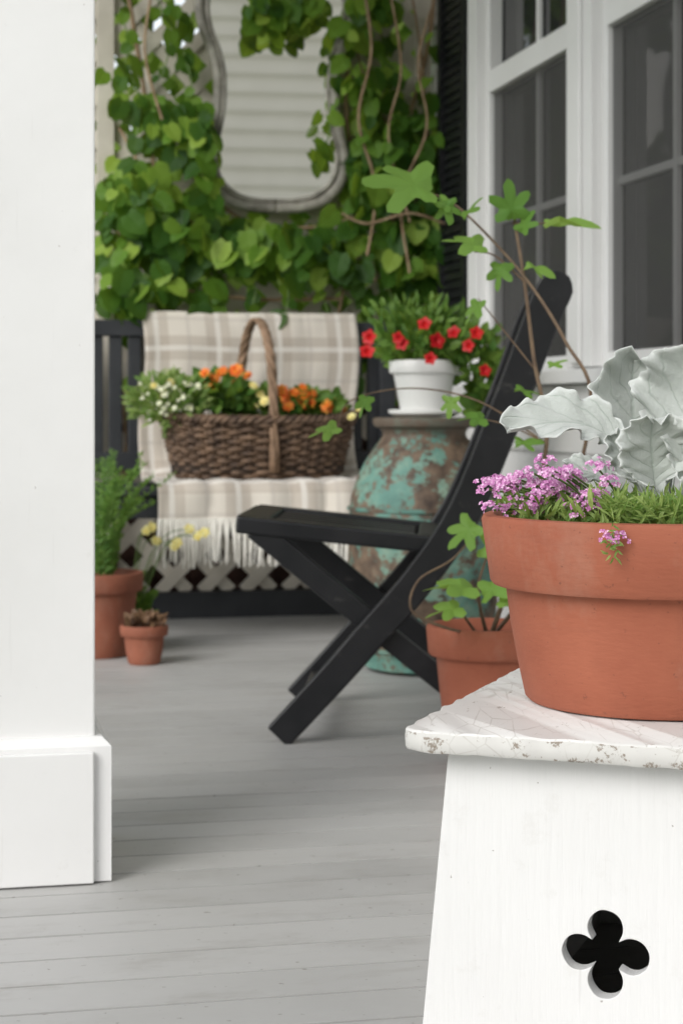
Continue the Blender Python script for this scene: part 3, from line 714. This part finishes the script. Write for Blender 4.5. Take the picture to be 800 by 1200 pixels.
leaves=[(515,220,-1,.10,.125,.75),(600,262,-.1,1,.070,.55),(632,262,1,.05,.095,.15),(608,275,.5,.9,.045,.35),(572,290,-1,.2,.075,.35),(590,305,-.3,-1,.05,.5),(520,232,.2,-.8,.045,.6),(565,350,-.6,-.8,.05,.3),(612,310,.7,-.2,.055,.25),
 (540,258,.6,.7,.05,.3),(560,610,-.7,-.6,.065,.6),(562,692,-1,.15,.09,.3),(560,700,.6,.4,.075,.35),(575,660,.2,1,.065,.5),(545,712,-.9,-.1,.065,.3),(580,700,.9,-.1,.065,.35),(600,520,.9,.1,.05,.3),(530,245,-.8,.6,.04,.4),
 (600,455,1,-.2,.05,.2),(588,590,.5,.8,.04,.4),(572,492,-1,.1,.05,.3),(640,430,.8,.3,.035,.3),
 (400,500,-.8,-.2,.055,.3),(432,462,-.4,-.8,.04,.4),(530,462,-.2,-1,.04,.4)]
for i,(x,y,dx,dz,sz_,fc) in enumerate(leaves):
    put(fm,FIGS[i%3],W(x,y,3.2),Vector((dx,-.15,dz)),Vector((0,-fc,1-fc*.6))+rv(.2),sz_*1.0)
make("stems",s,M_figstem,fg,smooth=True); make("leaves",fm,M_fig,fg,smooth=True,sharp=180)

# stool
SO=Vector((.056,1.777,0)); SL=Vector((math.sin(math.radians(20)),math.cos(math.radians(20)),0)); SW=Vector((SL.y,-SL.x,0))
st=thing("stool",SO+SW*.2+SL*.3,"low weathered white wooden stool with clover cutout","stool")
TZ=.35
def outline(x0,x1,y0,y1,r,wob):
    pts=[]
    for (cx,cy,a0) in ((x0+r,y0+r,180),(x1-r,y0+r,270),(x1-r,y1-r,0),(x0+r,y1-r,90)):
        for k in range(7):
            an=math.radians(a0+90*k/6); pts.append((cx+r*math.cos(an),cy+r*math.sin(an)))
    out=[]
    for i,p in enumerate(pts):
        q_=pts[(i+1)%len(pts)]; d=math.dist(p,q_); n=max(1,int(d/.006))
        for k in range(n):
            t=k/n; out.append((p[0]+(q_[0]-p[0])*t,p[1]+(q_[1]-p[1])*t))
    return [(x+wob*noise.noise(Vector((x*45,y*45,0))),y+wob*noise.noise(Vector((x*45,y*45,5)))) for x,y in out]
ol=outline(0,.40,0,.70,.022,.0034); n=len(ol); q=MB(); cx,cy=.2,.35
lay=[(0,.988),(.003,.997),(.012,1.0),(.019,.997),(.021,.990)]
vv=[]
for dz,sc in lay:
    for (x,y) in ol:
        k=(1-sc)*.25; ddx=(cx-x); ddy=(cy-y); l_=math.hypot(ddx,ddy)
        vv.append(SO+SW*(x+ddx/l_*k)+SL*(y+ddy/l_*k)+ZZ*(TZ-.021+dz+.0016*noise.noise(Vector((x*45,y*45,dz*50)))))
q.add(vv,[(i*n+j,i*n+(j+1)%n,(i+1)*n+(j+1)%n,(i+1)*n+j) for i in range(len(lay)-2) for j in range(n)]+[tuple(range(n-1,-1,-1))])
make("top_edge",q,M_stooledge,st,smooth=True,sharp=50)
q=MB(); q.add(vv[(len(lay)-2)*n:],[(j,(j+1)%n,n+(j+1)%n,n+j) for j in range(n)]+[tuple(n+j for j in range(n))]); make("top",q,M_stooltop,st,smooth=True,sharp=50)
def board(offy,cut):
    cu=bpy.data.curves.new("c",'CURVE'); cu.dimensions='2D'; cu.fill_mode='BOTH'; cu.extrude=.009; cu.bevel_depth=.001
    def spl(pts):
        s_=cu.splines.new('POLY'); s_.points.add(len(pts)-1); s_.use_cyclic_u=True
        for i,(x,y) in enumerate(pts): s_.points[i].co=(x,y,0,1)
    spl([(.040,.328),(.360,.328),(.392,.001),(.255,.001),(.25,.03),(.2,.05),(.15,.03),(.145,.001),(.008,.001)])
    if cut:
        D,Rr=.0250,.0180; pts=[]
        for k in range(96):
            an=2*math.pi*k/96; ph=(an+math.pi/4)%(math.pi/2)-math.pi/4
            r=D*math.cos(ph)+math.sqrt(max(0,Rr*Rr-(D*math.sin(ph))**2)); an2=an+math.radians(0)
            r*=1+.03*noise.noise(Vector((math.cos(an)*3,math.sin(an)*3,2)))
            pts.append((.194+r*math.cos(an2),.142+r*math.sin(an2)))
        spl(pts)
    o=bpy.data.objects.new("tmpc",cu); COL.objects.link(o); dg=bpy.context.evaluated_depsgraph_get()
    me=bpy.data.meshes.new_from_object(o.evaluated_get(dg)); 
    mb=MB(); vs_=[]
    for v_ in me.vertices: vs_.append(SO+SW*v_.co.x+ZZ*v_.co.y+SL*(offy-v_.co.z*1.0))
    mb.add(vs_,[tuple(p_.vertices) for p_ in me.polygons]); bpy.data.objects.remove(o); return mb
make("end_board",board(.045,True),M_stool,st); make("end_board",board(.655,False),M_stool,st)
for x in (.045,.34):  # unseen boards added to shut daylight out, so the clover cutout looks dark
    q=MB(); boxf(q,SO,SW,SL,x,x+.015,.056,.644,.0,.327); make("added_shade_board",q,M_stool,st)

# foreground pot
FC=Vector(((772-400)/F*1.955,1.955,TZ+.001))
pp=thing("potted_plant",FC,"large terracotta pot of dusty miller and purple alyssum on stool","potted plant")
pot(pp,FC,.142,.190,.198,.074,M_terra,128,.014,.014)
def sleaf(m,P0,P1_,P2_,wd,face,ruf=.010,seed=0,cup=.22,pet=.28,twist=0):
    P0,P1_,P2_=Vector(P0),Vector(P1_),Vector(P2_); nt_,ns_=84,24; base=len(m.v)
    for i in range(nt_+1):
        t=i/nt_; P=P0*(1-t)**2+P1_*2*t*(1-t)+P2_*t*t; T=((P1_-P0)*(1-t)+(P2_-P1_)*t).normalized()
        fc=face.normalized(); Sd=T.cross(fc).normalized(); 
        Nn=Sd.cross(T)
        if Nn.dot(fc)<0: Nn=-Nn
        e=max(0,(t-pet)/(1-pet))
        w_=.07+.93*(math.sin(math.pi*min(1,e**1.15))**.55 if 0<e<1 else 0)
        w_*=wd/2
        for j in range(ns_+1):
            u=-1+2*j/ns_; sd=1 if u>0 else -1; au=abs(u)
            nz=noise.noise(Vector((e*3.2,sd*3.1,seed*7.3))); nz2=noise.noise(Vector((e*9,sd*5.7+au,seed*3.1)))
            lobe=abs(math.sin(math.pi*(3.5*e)+sd*.5+seed))**.7
            lb=1+(.22*(lobe-.6)+.18*nz+.04*math.sin(e*60+seed))*au*au*min(1,e*4)
            z=cup*wd*au**1.7*(1+.8*nz) + ruf*(nz2*1.2+.7*math.sin(e*21+seed*2+sd+nz*3))*au**2.2*min(1,e*3)+ruf*.22*math.sin(e*58+seed)*au**5+.0010*math.sin(e*34-au*7)*min(1,au*3)-.002*(1-au)**4
            m.v.append(P+Sd*(u*w_*lb)+Nn*z+T*(.14*wd*au*au*(1 if 0<e<1 else 0))); m.uv.append((u,t))
    for i in range(nt_):
        for j in range(ns_):
            a=base+i*(ns_+1)+j; m.f.append((a,a+1,a+ns_+2,a+ns_+1))
sm=MB(); sm.uv=[]
Wf=lambda x,y,d:W(x,y,d)
sleaf(sm,Wf(755,602,1.93),Wf(735,458,1.95),Wf(594,506,1.88),.066,Vector((-.3,-.85,.75)),.009,1,.18,.34)
sleaf(sm,Wf(768,602,1.97),Wf(735,520,2.02),Wf(742,422,2.02),.118,Vector((.3,-1,.1)),.011,2,.24,.25)
sleaf(sm,Wf(785,602,1.95),Wf(790,510,2.0),Wf(828,420,1.97),.112,Vector((-.35,-1,.15)),.011,3,.24,.28)
sleaf(sm,Wf(776,606,1.90),Wf(760,550,1.88),Wf(764,490,1.86),.082,Vector((.1,-1,.2)),.009,4,.22,.30)
sleaf(sm,Wf(745,605,1.99),Wf(712,545,2.02),Wf(664,550,2.02),.040,Vector((0,-.7,.8)),.004,5,.1,.35)
sleaf(sm,Wf(795,606,1.88),Wf(808,560,1.88),Wf(846,500,1.85),.078,Vector((-.3,-1,.3)),.009,6,.22,.3)
sleaf(sm,Wf(800,600,2.0),Wf(830,540,2.05),Wf(905,470,2.1),.11,Vector((0,-1,.4)),.008,7)
sleaf(sm,Wf(764,606,1.91),Wf(744,560,1.90),Wf(714,510,1.89),.042,Vector((.2,-1,.4)),.006,8,.2,.4)
sleaf(sm,Wf(772,606,1.99),Wf(760,500,2.06),Wf(786,438,2.06),.08,Vector((0,-1,.2)),.009,9,.2,.3)
for (a_,b_) in (((780,606,1.9),(800,560,1.86)),((770,608,1.88),(745,590,1.84))):
    tube(sm,smooth_path([Wf(*a_),(Wf(*a_)+Wf(*b_))/2-ZZ*.002,Wf(*b_)],3),.002,6)
    sm.uv+= [(0.5,.5)]*(len(sm.v)-len(sm.uv))
make("silver_leaves",sm,M_silver,pp,smooth=True,sharp=180,solid=.0010)
# alyssum
q=MB(); s=MB(); rimz=FC.z+.198
heads=[]
for i in range(34):
    x=R.uniform(575,712); y=R.uniform(556,602); d=1.955-math.sqrt(max(0,.17**2-((x-772)/F*1.955)**2))*R.uniform(.2,.98)
    if x<600: y=max(y,568)
    heads.append((Wf(x,y,d),R.uniform(.008,.015)))
heads+= [(Wf(718,632,1.78),.012),(Wf(570,573,1.93),.013),(Wf(578,598,1.92),.013),(Wf(640,545,1.85),.013),(Wf(700,549,1.85),.012),(Wf(670,556,1.84),.011),(Wf(610,563,1.88),.012),(Wf(590,580,1.88),.013),(Wf(625,555,1.87),.01),(Wf(712,565,1.84),.009)]
for c,r in heads:
    root=Vector((c.x*.5+FC.x*.5,c.y*.5+FC.y*.5,rimz-.015)); tube(s,smooth_path([root,(root+c)/2+ZZ*.01,c],3),.0012,4)
    for k in range(19):
        d=rv().normalized(); 
        if d.z<-.3: d.z*=-1
        if d.y>.4: d.y*=-1
        rj=r*R.uniform(.75,1.4)
        ctr=c+Vector((d.x*rj,d.y*rj,d.z*rj*.75)); nn=(d+Vector((0,-.4,.3))+rv(.35)).normalized(); x_=nn.orthogonal().normalized(); y_=nn.cross(x_); rot=R.uniform(0,1.5)
        for h in range(4):
            an=rot+h*math.pi/2; dd=x_*math.cos(an)+y_*math.sin(an); sd=nn.cross(dd); rs=R.uniform(.0024,.0034)
            q.add([ctr,ctr+dd*rs*.7+sd*rs*.5+nn*.0005,ctr+dd*rs*1.1,ctr+dd*rs*.7-sd*rs*.5+nn*.0005],[(0,1,2,3)])
make("alyssum_flowers",q,M_purp,pp); make("alyssum_stems",s,M_gstem,pp)
q=MB()
for i in range(1500):
    an=R.uniform(math.pi*.95,math.pi*2.05); rr=.165*R.random()**.5; c=FC+Vector((rr*math.cos(an),rr*math.sin(an),.185+R.uniform(0,.026)))
    put(q,LANCE,c,Vector((R.uniform(-.8,.8),R.uniform(-1,.2),R.uniform(.2,1.4))),Vector((0,-1,.5))+rv(.6),.022*R.uniform(.5,1.3),.7)
for i in range(650):
    x=R.uniform(712,830); tuft=.5+.5*noise.noise(Vector((x*.06,0,0))); c=Wf(x,R.uniform(596-14*tuft,612),R.uniform(1.785,1.88)); put(q,LANCE,c,Vector((R.uniform(-1.1,1.1),R.uniform(-.8,.2),R.uniform(-.4,1.2))),Vector((0,-1,.4))+rv(.6),R.uniform(.008,.028)*(.6+.6*tuft),.32)
for i in range(30):
    c=Wf(716+R.uniform(-7,7),R.uniform(612,655),1.772); put(q,LANCE,c,Vector((R.uniform(-.8,.8),-.4,R.uniform(-.8,.5))),Vector((0,-1,.4))+rv(.6),.009,.8)
make("green_foliage",q,M_grassy,pp)

# ---------- world, sun, camera
AZ,EL=216,34
wd=bpy.data.worlds.new("World"); scene.world=wd; wd.use_nodes=True; nt=wd.node_tree; bg=nt.nodes["Background"]
sky=nt.nodes.new("ShaderNodeTexSky"); sky.sky_type='NISHITA'; sky.sun_disc=False; sky.sun_elevation=math.radians(EL); sky.sun_rotation=math.radians(AZ)
hs=nt.nodes.new("ShaderNodeHueSaturation"); hs.inputs["Saturation"].default_value=.22; nt.links.new(sky.outputs[0],hs.inputs["Color"]); nt.links.new(hs.outputs[0],bg.inputs[0]); bg.inputs[1].default_value=.21
su=bpy.data.lights.new("sun",'SUN'); su.energy=2.1; su.angle=math.radians(34); su.color=(1,.98,.95); so=bpy.data.objects.new("sun",su); COL.objects.link(so)
az=math.radians(AZ); el=math.radians(EL); dirs=Vector((math.sin(az)*math.cos(el),math.cos(az)*math.cos(el),math.sin(el)))
so.rotation_euler=dirs.to_track_quat('Z','Y').to_euler()
cam=bpy.data.cameras.new("camera"); co=bpy.data.objects.new("camera",cam); COL.objects.link(co); scene.camera=co
co.location=(0,0,H); co.rotation_euler=(math.radians(90),0,0)
cam.sensor_fit='VERTICAL'; cam.sensor_height=24; cam.sensor_width=16; cam.lens=24*F/1200; cam.shift_y=-.1; cam.clip_end=500; cam.clip_start=.05
cam.dof.use_dof=True; cam.dof.focus_distance=1.88; cam.dof.aperture_fstop=6.5
scene.view_settings.view_transform='Standard'; scene.view_settings.look='None'; scene.view_settings.exposure=0
